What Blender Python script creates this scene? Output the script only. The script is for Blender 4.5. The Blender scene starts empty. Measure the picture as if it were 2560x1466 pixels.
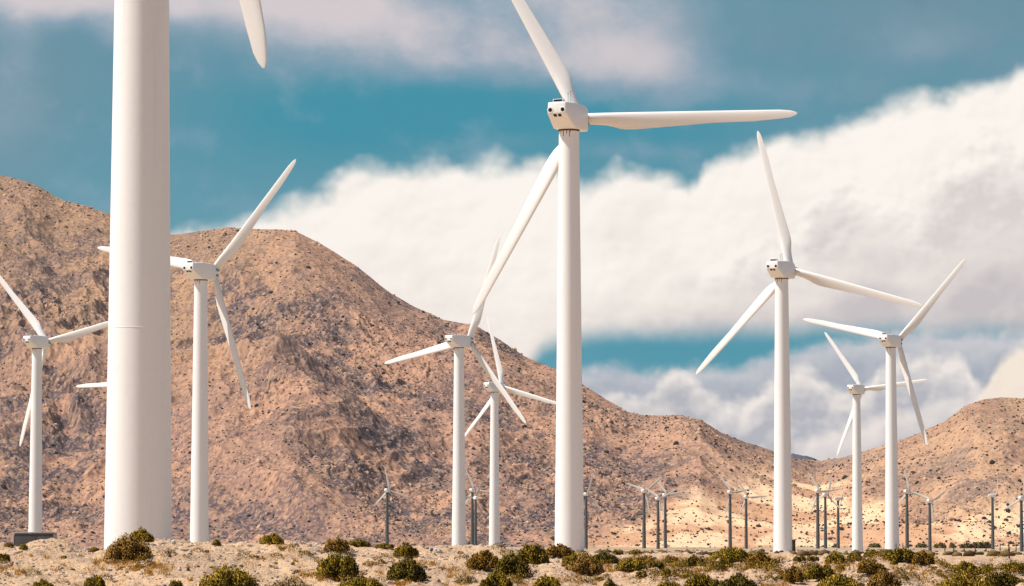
import bpy, math, random
import numpy as np
from mathutils import Vector, Matrix

C = bpy.context.scene.collection
R = math.radians
F = 9000.0                       # focal length in photo pixels (2560 wide)
HY = 1359.0                      # horizon row in the photo
PITCH = math.atan((HY - 733) / F)
K = 2560 / 2543.0                # the viewer showed the photo 2543 wide
rnd = random.Random(7)

def ray(X, Y):
    """direction of a photo pixel, scaled to one metre of depth along +Y"""
    a, b = (X - 1280) / F, (733 - Y) / F
    cp, sp = math.cos(PITCH), math.sin(PITCH)
    d = (a, cp - b * sp, sp + b * cp)
    return d[0] / d[1], d[2] / d[1]

# ------------------------------------------------------------------ noise
def _h(ix, iy, s):
    ix = ix.astype(np.int64).astype(np.uint32); iy = iy.astype(np.int64).astype(np.uint32)
    h = ix * np.uint32(374761393) + iy * np.uint32(668265263) + np.uint32((s * 2246822519) & 0xffffffff)
    h = (h ^ (h >> np.uint32(13))) * np.uint32(1274126177)
    h = h ^ (h >> np.uint32(16)); h = h * np.uint32(2246822519); h = h ^ (h >> np.uint32(15))
    return h.astype(np.float64) / 4294967296.0

def perlin(x, y, s=0):
    x = np.asarray(x, float); y = np.asarray(y, float)
    ix, iy = np.floor(x), np.floor(y); fx, fy = x - ix, y - iy
    u = fx * fx * fx * (fx * (fx * 6 - 15) + 10); v = fy * fy * fy * (fy * (fy * 6 - 15) + 10)
    def g(dx, dy):
        a = _h(ix + dx, iy + dy, s) * 2 * math.pi
        return np.cos(a) * (fx - dx) + np.sin(a) * (fy - dy)
    a = g(0, 0); b = g(1, 0); c = g(0, 1); d = g(1, 1)
    return (a + (b - a) * u + (c + (d - c) * u - a - (b - a) * u) * v) * 1.5

def fbm(x, y, s=0, o=5, gain=.5):
    r = 0; a = 1; f = 1
    for k in range(o):
        r = r + a * perlin(x * f + 17.3 * k, y * f - 9.1 * k, s + k); a *= gain; f *= 2.03
    return r

def ridged(x, y, s=0, o=5, gain=.5):
    r = 0; a = 1; f = 1
    for k in range(o):
        n = 1 - np.abs(perlin(x * f + 11.7 * k, y * f + 5.3 * k, s + k)) * 1.6
        r = r + a * n * n; a *= gain; f *= 2.1
    return r

def cells(x, y, s=0):
    """nearest jittered point: distance and that cell's random value"""
    ix, iy = np.floor(x), np.floor(y)
    best = np.full(np.shape(x), 9.0); val = np.zeros(np.shape(x))
    for dx in (-1, 0, 1):
        for dy in (-1, 0, 1):
            cx, cy = ix + dx, iy + dy
            px = cx + _h(cx, cy, s + 1); py = cy + _h(cx, cy, s + 2)
            d = np.hypot(px - x, py - y); m = d < best
            best = np.where(m, d, best); val = np.where(m, _h(cx, cy, s + 3), val)
    return best, val

def sstep(a, b, x):
    t = np.clip((np.asarray(x, float) - a) / (b - a), 0, 1); return t * t * (3 - 2 * t)

# ------------------------------------------------------------------ terrain
def prof(pts, D):
    xs = np.array([(p[0] - 1280) / F * D for p in pts]); zs = np.array([(HY - p[1]) / F * D for p in pts])
    return xs, zs
RA = prof([(-400,1360),(0,1371),(40,1374),(72,1372),(98,1360),(122,1355),(155,1356),(200,1371),(235,1377),(275,1377),(310,1362),(372,1347),(425,1350),(475,1359),
    (640,1359),(760,1358),(870,1367),(960,1371),(1060,1371),(1180,1376),(1240,1376),(1310,1386),(1370,1384),(1430,1387),(1500,1386),
    (1600,1391),(1700,1392),(1800,1394),(1900,1396),(2000,1392),(2100,1396),(2200,1399),(2300,1410),(2400,1434),(2480,1434),(2560,1434),(3000,1425)], 122)
RB = prof([(-400,1400),(0,1392),(100,1384),(200,1400),(300,1412),(400,1392),(600,1398),(800,1398),(1000,1402),(1150,1400),(1300,1416),(1380,1425),(1450,1442),(1500,1444),
    (1600,1434),(1700,1426),(1780,1413),(1860,1408),(1920,1416),(2000,1408),(2080,1416),(2150,1397),(2200,1393),(2260,1399),
    (2310,1408),(2350,1424),(2400,1444),(2440,1462),(2480,1440),(2500,1424),(2530,1422),(2600,1440),(3000,1430)], 107)

def plain(x, y):
    g = -1.0 - 0.0018 * (np.clip(y, 130, 950) - 346)
    right = sstep(990, 1080, F * x / np.maximum(y, 1) )
    return g - 3.6 * np.exp(-((y - 1250) / 260) ** 2) * right

def ground(x, y, fine=True):
    x = np.asarray(x, float); y = np.asarray(y, float)
    g = plain(x, y)
    low = -1.95
    g = np.where(y < 130, low + (g - low) * sstep(112, 130, y), g)
    a = np.interp(x, *RA); b = np.interp(x, *RB)
    wob = 2.2 * fbm(x / 9, y * 0 + 3.3, 5, 2)
    def bump(y0, near, far, top):
        d = y - y0 - wob
        s = np.where(d > 0, .5 + .5 * np.cos(math.pi * np.clip(d / far, 0, 1)), np.clip(1 + d / near, 0, 1) ** 1.15)
        return g + (np.maximum(top, g) - g) * s
    A = bump(122, 34, 16, a); B = bump(107, 15.5, 12, b)
    k = .10
    h = np.clip(.5 + .5 * (B - A) / k, 0, 1)
    z = A + (B - A) * h + k * h * (1 - h)
    near = sstep(60, 90, y) * (1 - sstep(128, 170, y))
    if fine:
        z = z + near * (.13 * fbm(x / 3.6, y / 3.0, 21, 3) + .075 * fbm(x / .9, y / 1.3, 31, 3))
    z = z + (1 - near) * sstep(150, 400, y) * .25 * fbm(x / 60, y / 60, 41, 3)
    return z

def hit(X, Y):
    """where the sight line of a photo pixel meets the ground (or its skyline there)"""
    dx, dz = ray(X, Y)
    ys = np.concatenate([np.arange(80, 140, .1), np.geomspace(140, 1800, 500)])
    gz = ground(dx * ys, ys); ab = gz - dz * ys
    i = np.argmax(ab > 0)
    if ab[i] <= 0 or ys[i] > 1500:
        j = np.argmax((gz / ys)[:600]); i = j
    return dx * ys[i], ys[i], gz[i]

# ------------------------------------------------------------------ object helpers
def tag(o, label=None, cat=None, group=None, kind=None):
    if label: o['label'] = label
    if cat: o['category'] = cat
    if group: o['group'] = group
    if kind: o['kind'] = kind
    return o

def mesh_np(name, V, Fc, mat=None, smooth=True):
    V = np.asarray(V, np.float32); Fc = np.asarray(Fc, np.int32)
    me = bpy.data.meshes.new(name); n = Fc.shape[1]
    me.vertices.add(len(V)); me.vertices.foreach_set('co', V.ravel())
    me.loops.add(Fc.size); me.loops.foreach_set('vertex_index', Fc.ravel())
    me.polygons.add(len(Fc))
    me.polygons.foreach_set('loop_start', np.arange(len(Fc), dtype=np.int32) * n)
    me.polygons.foreach_set('loop_total', np.full(len(Fc), n, np.int32))
    me.polygons.foreach_set('use_smooth', np.full(len(Fc), smooth, bool))
    me.update(); me.validate()
    if mat: me.materials.append(mat)
    return me

def link(name, me, parent=None, loc=None):
    o = bpy.data.objects.new(name, me); C.objects.link(o)
    if parent: o.parent = parent
    if loc is not None: o.location = loc
    return o

class MB:
    def __init__(s): s.v = []; s.f = []
    def add(s, v, f):
        b = len(s.v); s.v += [tuple(p) for p in v]; s.f += [tuple(i + b for i in q) for q in f]; return s
    def box(s, c, d, rot=None):
        v = []
        for z in (-.5, .5):
            for x, y in ((-.5,-.5),(.5,-.5),(.5,.5),(-.5,.5)):
                p = Vector((x * d[0], y * d[1], z * d[2]))
                if rot is not None: p = rot @ p
                v.append(p + Vector(c))
        return s.add(v, [(3,2,1,0),(4,5,6,7),(0,1,5,4),(1,2,6,5),(2,3,7,6),(3,0,4,7)])
    def rings(s, rings, cap=True):
        n = len(rings[0]); v = [p for r in rings for p in r]; f = []
        for i in range(len(rings) - 1):
            for j in range(n):
                k = (j + 1) % n
                f.append((i * n + j, i * n + k, (i + 1) * n + k, (i + 1) * n + j))
        if cap: f.append(tuple(range(n))[::-1]); f.append(tuple((len(rings) - 1) * n + j for j in range(n)))
        return s.add(v, f)
    def lathe(s, prof, n=32, axis='z', c=(0,0,0)):
        rs = []
        for r, h in prof:
            ring = []
            for j in range(n):
                a = 2 * math.pi * j / n
                if axis == 'z': p = (r * math.cos(a), r * math.sin(a), h)
                elif axis == 'y': p = (r * math.sin(a), h, r * math.cos(a))
                else: p = (h, r * math.cos(a), r * math.sin(a))
                ring.append((p[0] + c[0], p[1] + c[1], p[2] + c[2]))
            rs.append(ring)
        return s.rings(rs)
    def build(s, name, mat, parent=None, smooth=True, bevel=0, auto=35):
        me = bpy.data.meshes.new(name); me.from_pydata(s.v, [], s.f); me.materials.append(mat)
        me.polygons.foreach_set('use_smooth', [smooth] * len(me.polygons))
        if bevel:
            import bmesh
            bm = bmesh.new(); bm.from_mesh(me)
            bmesh.ops.recalc_face_normals(bm, faces=bm.faces)
            es = [e for e in bm.edges if len(e.link_faces) == 2 and e.calc_face_angle(0) > R(18)]
            bmesh.ops.bevel(bm, geom=es, offset=bevel, segments=3, affect='EDGES', profile=.5)
            bm.to_mesh(me); bm.free()
            me.polygons.foreach_set('use_smooth', [smooth] * len(me.polygons))
        if smooth and auto:
            try: me.set_sharp_from_angle(angle=R(auto))
            except Exception: pass
        me.update()
        return link(name, me, parent)

# ------------------------------------------------------------------ node helpers
class N:
    """socket wrapper with arithmetic"""
    tree = None
    def __init__(s, sock): s.s = sock
    @staticmethod
    def math(op, *a, clamp=False):
        n = N.tree.nodes.new('ShaderNodeMath'); n.operation = op; n.use_clamp = clamp
        for i, v in enumerate(a):
            if isinstance(v, N): N.tree.links.new(v.s, n.inputs[i])
            else: n.inputs[i].default_value = v
        return N(n.outputs[0])
    def __add__(s, o): return N.math('ADD', s, o)
    __radd__ = __add__
    def __sub__(s, o): return N.math('SUBTRACT', s, o)
    def __rsub__(s, o): return N.math('SUBTRACT', o, s)
    def __mul__(s, o): return N.math('MULTIPLY', s, o)
    __rmul__ = __mul__
    def __truediv__(s, o): return N.math('DIVIDE', s, o)

def nsm(lo, hi, x):
    n = N.tree.nodes.new('ShaderNodeMapRange'); n.interpolation_type = 'SMOOTHSTEP'
    n.inputs['From Min'].default_value = lo; n.inputs['From Max'].default_value = hi
    N.tree.links.new(x.s, n.inputs['Value']); return N(n.outputs['Result'])
def nvec(x, y, z=0.0):
    n = N.tree.nodes.new('ShaderNodeCombineXYZ')
    for i, v in enumerate((x, y, z)):
        if isinstance(v, N): N.tree.links.new(v.s, n.inputs[i])
        else: n.inputs[i].default_value = v
    return N(n.outputs[0])
def nnoise(vec, scale, detail=6, rough=.55, dist=0., lac=2.0):
    n = N.tree.nodes.new('ShaderNodeTexNoise')
    if vec is not None: N.tree.links.new(vec.s, n.inputs['Vector'])
    n.inputs['Scale'].default_value = scale; n.inputs['Detail'].default_value = detail
    n.inputs['Roughness'].default_value = rough; n.inputs['Distortion'].default_value = dist
    n.inputs['Lacunarity'].default_value = lac
    return N(n.outputs['Fac'])
def nvor(vec, scale, feature='F1', detail=0, rough=.5, out='Distance', rand=1.):
    n = N.tree.nodes.new('ShaderNodeTexVoronoi'); n.feature = feature
    if vec is not None: N.tree.links.new(vec.s, n.inputs['Vector'])
    n.inputs['Scale'].default_value = scale; n.inputs['Detail'].default_value = detail
    n.inputs['Roughness'].default_value = rough; n.inputs['Randomness'].default_value = rand
    if feature == 'SMOOTH_F1': n.inputs['Smoothness'].default_value = .6
    return N(n.outputs[out])
def nmix(fac, a, b, mode='MIX'):
    n = N.tree.nodes.new('ShaderNodeMix'); n.data_type = 'RGBA'; n.blend_type = mode; n.clamp_factor = True
    for i, v in ((0, fac), (6, a), (7, b)):
        if isinstance(v, N): N.tree.links.new(v.s, n.inputs[i])
        elif i == 0: n.inputs[0].default_value = v
        else: n.inputs[i].default_value = (*v, 1)
    return N(n.outputs[2])
def lin(r, g, b, m=1.):
    f = lambda c: ((c / 255 + .055) / 1.055) ** 2.4 if c > 10 else c / 255 / 12.92
    return (f(r) * m, f(g) * m, f(b) * m)

def material(name, build, rough=.9, spec=.2):
    m = bpy.data.materials.new(name); m.use_nodes = True
    t = m.node_tree; N.tree = t
    b = t.nodes['Principled BSDF']; b.inputs['Roughness'].default_value = rough
    b.inputs['Specular IOR Level'].default_value = spec
    tc = t.nodes.new('ShaderNodeTexCoord')
    r = build(t, b, N(tc.outputs['Object']))
    if isinstance(r, N): t.links.new(r.s, b.inputs['Base Color'])
    elif r: b.inputs['Base Color'].default_value = (*r, 1)
    return m
def bump(t, b, h, dist, strength=1.):
    n = t.nodes.new('ShaderNodeBump'); n.inputs['Distance'].default_value = dist
    n.inputs['Strength'].default_value = strength
    t.links.new(h.s, n.inputs['Height']); t.links.new(n.outputs[0], b.inputs['Normal'])
def attr(t, name):
    n = t.nodes.new('ShaderNodeAttribute'); n.attribute_name = name; return N(n.outputs['Fac'])
def sep(v):
    n = N.tree.nodes.new('ShaderNodeSeparateXYZ'); N.tree.links.new(v.s, n.inputs[0])
    return N(n.outputs[0]), N(n.outputs[1]), N(n.outputs[2])

# ------------------------------------------------------------------ materials
def _white(c, dirt):
    def f(t, b, o):
        x, y, z = sep(o)
        st = nnoise(nvec(x * 3.0, y * 3.0, z * .12), 1.2, 5, .6)
        sp = nnoise(o, 5, 6, .6)
        k = nsm(.5, .75, st) * .32 + nsm(.5, .8, sp) * .3
        r = nnoise(o, .6, 3) * .2 + .38
        t.links.new(r.s, b.inputs['Roughness'])
        return nmix(k, c, dirt)
    return f
M_white = material('white_paint', _white((.89,.88,.865), (.76,.72,.67)), spec=.35)
M_blade = material('blade_gelcoat', _white((.84,.825,.80), (.70,.66,.61)), spec=.35)
M_small = material('weathered_blade_paint', _white((.52,.49,.44), (.36,.33,.29)), spec=.3)
M_stow = material('galvanised_tower_steel', _white((.10,.105,.10), (.045,.05,.055)), rough=.6)
M_dark = material('dark_opening', lambda t, b, o: (.012,.011,.012), rough=.8)
M_steel = material('bluish_steel', lambda t, b, o: nmix(nnoise(o, 4, 4), (.14,.2,.25), (.28,.33,.36)), rough=.45, spec=.5)
def _rust(t, b, o):
    n = nnoise(o, 6, 6, .65)
    return nmix(nsm(.4, .6, n), (.045,.025,.015), (.20,.10,.045))
M_rust = material('rusty_steel', _rust)
def _box(t, b, o):
    n = nnoise(o, 2.5, 6, .6); return nmix(n, (.06,.06,.062), (.12,.12,.118))
M_box = material('grey_cabinet_paint', _box, rough=.5)
M_boxrim = material('pale_cabinet_rim', lambda t, b, o: nmix(nnoise(o, 5, 5), (.30,.31,.31), (.45,.45,.43)), rough=.5)
def leafmat(name, a, b_, c=None):
    def f(t, b, o):
        rn = t.nodes.new('ShaderNodeNewGeometry')
        r = N(rn.outputs['Random Per Island'])
        n = nnoise(o, 3.0, 3)
        col = nmix(nsm(.2, .9, r * .6 + n * .5), a, b_)
        if c: col = nmix(nsm(.75, 1., r), col, c)
        return col
    return material(name, f, rough=.85, spec=.12)
M_leaf = {
 'green': leafmat('olive_green_leaves', (.09,.066,.007), (.33,.225,.018), (.50,.31,.035)),
 'olive': leafmat('yellow_olive_leaves', (.125,.09,.009), (.44,.29,.026), (.56,.36,.045)),
 'ochre': leafmat('ochre_leaves', (.16,.085,.012), (.46,.24,.03), (.13,.09,.01)),
 'brown': leafmat('brown_dry_twigs', (.15,.078,.013), (.42,.225,.04), (.48,.30,.09)),
 'dark': leafmat('dark_green_leaves', (.055,.043,.007), (.20,.145,.014), (.34,.22,.03)),
 'grey': leafmat('grey_dry_twigs', (.25,.16,.07), (.45,.31,.15), (.52,.39,.21)),
}
M_twig = material('woody_stem', lambda t, b, o: nmix(nnoise(o, 9, 4), (.06,.04,.022), (.17,.12,.07)))
M_far_shrub = material('hillside_shrub_leaves', lambda t, b, o: nmix(nnoise(o, .15, 3), (.014,.018,.018), (.045,.038,.024)))
M_straw = leafmat('golden_dry_grass', (.42,.20,.025), (.62,.34,.06), (.26,.17,.03))

def _ground(t, b, o):
    x, y, z = sep(o)
    big = nnoise(nvec(x, y), .28, 4, .6); mid = nnoise(nvec(x, y), 1.6, 6, .65); fine = nnoise(o, 16, 5, .7)
    c = nmix(nsm(.35, .65, big), (.69,.465,.285), (.50,.345,.23))
    c = nmix(nsm(.50, .66, mid) * .6, c, (.70,.49,.29))
    c = nmix(nsm(.56, .68, nnoise(nvec(x + 31.0, y), .55, 6, .7)) * .55, c, (.52,.27,.06))
    v = nvor(o, 9.0, 'F1'); vc = nvor(o, 9.0, 'F1', out='Color')
    vr, vg, vb = sep(vc)
    c = nmix(nsm(.62, .7, vr) * (1 - nsm(.18, .3, v)) * .8, c, (.20,.15,.125))
    c = nmix(nsm(.74, .8, vg) * (1 - nsm(.2, .34, v)) * .8, c, (.66,.53,.42))
    c = nmix(nsm(.58, .72, fine) * .55, c, (.24,.17,.12))
    far = nsm(180, 700, y)
    fn = nnoise(nvec(x, y * .35), .05, 6, .7)
    c = nmix(far, c, nmix(nsm(.42, .62, fn), (.50,.37,.25), (.36,.25,.16)))
    bump(t, b, v * .7 + fine * 1.0 + mid * .6, .06, 1.0)
    return c
M_ground = material('stony_desert_soil', _ground, spec=.1)
M_stone = material('weathered_stone', lambda t, b, o: nmix(nsm(.3, .7, nnoise(o, 1.7, 4)), (.15,.115,.095), (.66,.52,.41)), spec=.15)
M_pale_stone = material('pale_boulder_stone', lambda t, b, o: nmix(nnoise(o, 7, 5, .7), (.50,.43,.37), (.68,.60,.52)), spec=.15)
M_dark_stone = material('dark_varnished_stone', lambda t, b, o: nmix(nnoise(o, 7, 5, .7), (.06,.05,.05), (.16,.12,.11)), spec=.2)

def _mount(t, b, o):
    sand = attr(t, 'sand'); dark = attr(t, 'dark'); rk = attr(t, 'rock'); och = attr(t, 'ochre'); sp = attr(t, 'speck'); lt = attr(t, 'light')
    tone = attr(t, 'tone')
    n2 = nnoise(o, .28, 5, .72)
    c = nmix(tone, (.49,.27,.165), (.33,.19,.137))
    c = nmix(nsm(.44, .58, n2) * .65, c, (.19,.115,.098))
    c = nmix(och * nsm(.38, .60, n2) * .6, c, (.32,.205,.08))
    c = nmix(och * .30, c, (.20,.135,.09))
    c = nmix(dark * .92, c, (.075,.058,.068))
    c = nmix(rk * .7, c, (.50,.30,.185))
    c = nmix(lt * .5, c, (.64,.42,.28))
    c = nmix(sand, c, nmix(tone, (.78,.53,.32), (.56,.315,.175)))
    return nmix(sp, c, (.055,.048,.055))
M_mount = material('rocky_mountainside', _mount, spec=.08)
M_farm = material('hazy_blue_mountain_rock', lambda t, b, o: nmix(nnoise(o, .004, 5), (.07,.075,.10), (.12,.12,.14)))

# ------------------------------------------------------------------ ground sheet
def fan_axis(inner, n, outer):
    c = np.linspace(-inner, inner, n); e = np.geomspace(1, outer / inner, 40)[1:] * inner
    return np.concatenate([-e[::-1], c, e])
cs = fan_axis(.165, 720, 1.1)
ys = np.concatenate([np.linspace(-150, 0, 8)[:-1], np.linspace(0, 84, 30)[:-1], np.arange(84, 135, .11),
                     np.geomspace(135, 2300, 170), np.geomspace(2300, 4400, 10)[1:]])
Yg, Cg = np.meshgrid(ys, cs, indexing='ij'); Xg = Cg * np.sqrt(Yg ** 2 + 60 ** 2)
Zg = ground(Xg, Yg)
nearm = sstep(84, 92, Yg) * (1 - sstep(130, 136, Yg))
d1, v1 = cells(Xg / .42, Yg / .42, 3); d2, v2 = cells(Xg / .95, Yg / .95, 9)
Zg += nearm * (np.clip(.30 - d1, 0, 1) * .16 * (v1 > .55) + np.clip(.26 - d2, 0, 1) * .35 * (v2 > .75) + .030 * fbm(Xg / .32, Yg / .42, 55, 3))
def grid_faces(a, b):
    i = np.arange(a * b).reshape(a, b)
    return np.stack([i[:-1, :-1], i[:-1, 1:], i[1:, 1:], i[1:, :-1]], -1).reshape(-1, 4)
gm = mesh_np('desert_ground', np.stack([Xg, Yg, Zg], -1).reshape(-1, 3), grid_faces(*Xg.shape), M_ground)
tag(link('desert_ground', gm), kind='structure')

# ------------------------------------------------------------------ mountains
RIDGE = np.array([(-3500,900),(-2500,700),(-1500,520),(-600,360),(-250,385),(0,434),(40,441),(70,451),(92,460),(130,485),(170,500),(215,510),(240,520),(275,533),(330,562),(380,580),
    (430,580),(500,571),(570,562),(630,567),(700,568),(730,571),(790,600),(830,625),(880,655),(930,695),(970,725),(1030,760),
    (1100,790),(1180,805),(1240,840),(1300,880),(1380,913),(1450,955),(1500,985),(1560,1020),(1600,1028),(1690,1028),(1740,1040),
    (1790,1070),(1850,1095),(1930,1120),(1980,1137),(2040,1142),(2100,1130),(2200,1100),(2280,1072),(2350,1040),(2400,1003),
    (2440,990),(2490,984),(2560,988),(2800,930),(3200,1000),(4500,1050),(6000,1150)], float)
RIDGE[:, 0] *= K; RIDGE[:, 1] *= K
CREST = np.array([(-2500,3000),(0,2760),(400,2640),(720,2560),(1200,2440),(1500,2380),(1750,2330),(2040,2420),(2200,2330),(2450,2260),(2800,2300),(5000,2600)], float)
csm = fan_axis(.150, 1500, .75)
ts = np.concatenate([np.linspace(0, 1.0, 760), np.linspace(1.0, 1.5, 30)[1:]])
Tm, Cm = np.meshgrid(ts, csm, indexing='ij')
PX = 1280 + F * Cm
Rm = np.interp(PX, CREST[:, 0], CREST[:, 1])
Ff = 1880 - 90 * np.exp(-((PX - 2100) / 500) ** 2)
Ym = Ff + (Rm - Ff) * Tm; Xm = Cm * Ym
cp, sp_ = math.cos(PITCH), math.sin(PITCH)
bb = (733 - np.interp(PX, RIDGE[:, 0], RIDGE[:, 1])) / F
zr = (sp_ + bb * cp) / (cp - bb * sp_) * Rm
tt = np.clip(Tm, 0, 1)
gexp = np.interp(PX, [0, 900, 1500, 1900, 2300, 2600], [.92, .95, 1.1, 1.25, 1.2, 1.1])
Zm = -3.5 + (zr + 3.5) * tt ** gexp
back = np.clip(Tm - 1, 0, 1)
Zm = Zm - back * 2 * (zr * .6)
# spurs and ravines, running down from the crest to the lower left
ca, sa = math.cos(R(28)), math.sin(R(28))
Uq = Xm * ca + Ym * sa * .8; Vq = -Xm * sa + Ym * ca
wx = 50 * fbm(Xm / 260, Ym / 260, 71, 3)
rid = ridged((Uq + wx) / 330, Vq / 640, 81, 5, .52)
rid2 = ridged((Uq + wx * .5) / 95, Vq / 170, 91, 4, .5)
win = np.sin(math.pi * np.clip(Tm, 0, 1) ** .85) ** .8
win = win * (1 - .0 * Tm)
hs = np.clip(zr / 220, .25, 1.1)
Zm += win * hs * (27 * (rid - 1.05) + 7 * (rid2 - 1.0))
rough_w = .35 + .65 * win
fine = 2.1 * fbm(Xm / 36, Ym / 52, 101, 5, .56)
nz = .22 * fbm(Xm / 80, Ym / 80, 8, 4)
lim = np.interp(PX, [1350, 1500, 1650, 1800, 1950, 2100, 2200, 2300, 2450, 2600], [0, .10, .32, .60, .72, .80, .55, .34, .28, .25])
sand = (1 - sstep(lim * .75, lim + .12, tt + nz * np.minimum(1, lim * 2))) * sstep(1350, 1560, PX + 90 * fbm(Xm / 90, Ym / 90, 7, 3))
sand = np.clip(sand * .92 + .16 * sstep(1500, 2000, PX), 0, 1)
rk = np.zeros_like(Xm); bump_h = np.zeros_like(Xm)
for size, seed, hgt, keep in ((13, 201, 2.4, .80), (7, 211, 1.3, .62), (3.8, 221, .8, .5), (2.2, 231, .5, .4)):
    wxx = .35 * perlin(Xm / size * 1.7, Ym / size * 1.7, seed + 5)
    d, v = cells(Xm / size + wxx, Ym / size * .9 - wxx, seed)
    on = (v > keep) * (1 - .85 * sand)
    s = np.clip(.46 - d, 0, 1) / .46
    bump_h += on * hgt * np.minimum(s * 1.5, 1) * (.5 + .5 * v) * (s > 0)
    rk = np.maximum(rk, on * (s > .25) * v * (size < 10))
clus = sstep(-.15, .35, fbm(Xm / 120, Ym / 120, 77, 4))
Zm += rough_w * (fine * (1 - .7 * sand) + bump_h * (.45 + .75 * clus)) * (1 - .35 * sstep(.97, 1, tt))
Zm -= 1.0 * sstep(.9, 1, tt)
Zm[0, :] = -5
V = np.stack([Xm, Ym, Zm], -1).reshape(-1, 3)
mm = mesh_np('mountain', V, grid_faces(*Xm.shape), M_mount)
def addattr(me, name, a):
    at = me.attributes.new(name, 'FLOAT', 'POINT'); at.data.foreach_set('value', np.asarray(a, np.float32).ravel())
addattr(mm, 'sand', sand)
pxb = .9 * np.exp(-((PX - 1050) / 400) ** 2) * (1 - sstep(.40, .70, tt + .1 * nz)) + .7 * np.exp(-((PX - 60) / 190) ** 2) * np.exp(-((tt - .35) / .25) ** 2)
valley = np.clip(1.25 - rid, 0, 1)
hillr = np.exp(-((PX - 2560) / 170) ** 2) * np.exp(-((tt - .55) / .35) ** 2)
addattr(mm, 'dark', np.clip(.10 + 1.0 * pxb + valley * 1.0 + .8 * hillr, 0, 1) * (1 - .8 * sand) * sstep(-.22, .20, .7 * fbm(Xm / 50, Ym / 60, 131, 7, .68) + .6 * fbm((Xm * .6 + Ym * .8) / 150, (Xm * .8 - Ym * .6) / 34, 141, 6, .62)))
addattr(mm, 'rock', rk * .8)
addattr(mm, 'ochre', sstep(.3, .6, tt) * (1 - sstep(500, 900, PX)) + .5 * sstep(1800, 2300, PX))
dsp, vsp = cells(Xm / 3.4, Ym / 3.6, 301); dl, vl = cells(Xm / 2.6, Ym / 2.6, 311)
cl2 = fbm(Xm / 60, Ym / 90, 99, 5, .6)
speck = (vsp > .68 - .25 * clus) * (1 - sstep(.16, .30, dsp + .5 * (1 - vsp) * .3)) * (.35 + .65 * vsp) * (1 - .8 * sand)
addattr(mm, 'light', (vl > .62) * (1 - sstep(.14, .28, dl)) * (1 - .7 * sand))
addattr(mm, 'tone', sstep(-.25, .3, cl2))
addattr(mm, 'speck', speck)
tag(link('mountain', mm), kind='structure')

# far blue peak in the saddle
def far_peak():
    D = 3600; pts = [(1900,1150),(1945,1135),(1968,1123),(1985,1125),(2003,1131),(2030,1143),(2060,1152),(2110,1160)]
    xs = []; zs = []
    for X, Y in pts:
        dx, dz = ray(X * K, Y * K); xs.append(dx * D); zs.append(dz * D)
    gx = np.linspace(xs[0], xs[-1], 120); top = np.interp(gx, xs, zs)
    ty = np.linspace(-1, 1, 40); G, T = np.meshgrid(gx, ty, indexing='xy')
    Z = -5 + (top[None, :] + 5) * (1 - np.abs(T)) ** 1.0 + (1 - np.abs(T)) * 3 * fbm(G / 25, T * 8, 5, 4)
    Yy = D + T * 240
    me = mesh_np('distant_mountain', np.stack([G, Yy, Z], -1).reshape(-1, 3), grid_faces(*G.shape), M_farm)
    tag(link('distant_mountain', me), kind='structure')
far_peak()

# shrubs dotted over the slopes: nobody could count them
def ico(sub=1):
    import bmesh
    bm = bmesh.new(); bmesh.ops.create_icosphere(bm, subdivisions=sub, radius=1)
    v = np.array([tuple(p.co) for p in bm.verts]); f = np.array([[q.index for q in g.verts] for g in bm.faces]); bm.free()
    return v, f
IV, IF = ico(1); IV2, IF2 = ico(2)
rs = np.random.RandomState(4)
def scatter_blobs(P, S, name, mat, sq=.7, lump=.3, iv=IV, iff=IF, smooth=True):
    n = len(P); m = len(iv)
    a = rs.rand(n) * 6.283; ca_, sa_ = np.cos(a), np.sin(a)
    jit = 1 + lump * (rs.rand(n, m, 1) - .5) * 2
    v = iv[None] * jit * np.array([1, 1, sq])[None, None] * (1 + .35 * (rs.rand(n, 1, 3) - .5))
    x = v[..., 0] * ca_[:, None] - v[..., 1] * sa_[:, None]; y = v[..., 0] * sa_[:, None] + v[..., 1] * ca_[:, None]
    v = np.stack([x, y, v[..., 2]], -1) * S[:, None, None] + P[:, None, :]
    f = iff[None] + (np.arange(n) * m)[:, None, None]
    return mesh_np(name, v.reshape(-1, 3), f.reshape(-1, 3), mat, smooth)
nb = 17000
ci = rs.randint(5, 780 - 20, nb); cj = rs.randint(40, len(csm) - 40, nb)
pxs = PX[ci, cj]; keep = rs.rand(nb) < np.where(pxs > 1500, .30 + .4 * clus[ci, cj], np.clip(.30 + .9 * clus[ci, cj] * .6 + valley[ci, cj] * .5, 0, 1))
ci, cj = ci[keep], cj[keep]
P = np.stack([Xm[ci, cj], Ym[ci, cj], Zm[ci, cj] + .2], -1)
S = (.36 + .66 * rs.rand(len(P)) ** 2.4 + (rs.rand(len(P)) > .975) * 1.2) * np.where(PX[ci, cj] > 1500, .9, .8)
tag(link('hillside_shrubs', scatter_blobs(P, S, 'hillside_shrubs', M_far_shrub, .8, .35)),
    'dark shrubs dotted all over the rocky mountain slopes', 'shrubs', kind='stuff')

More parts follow.
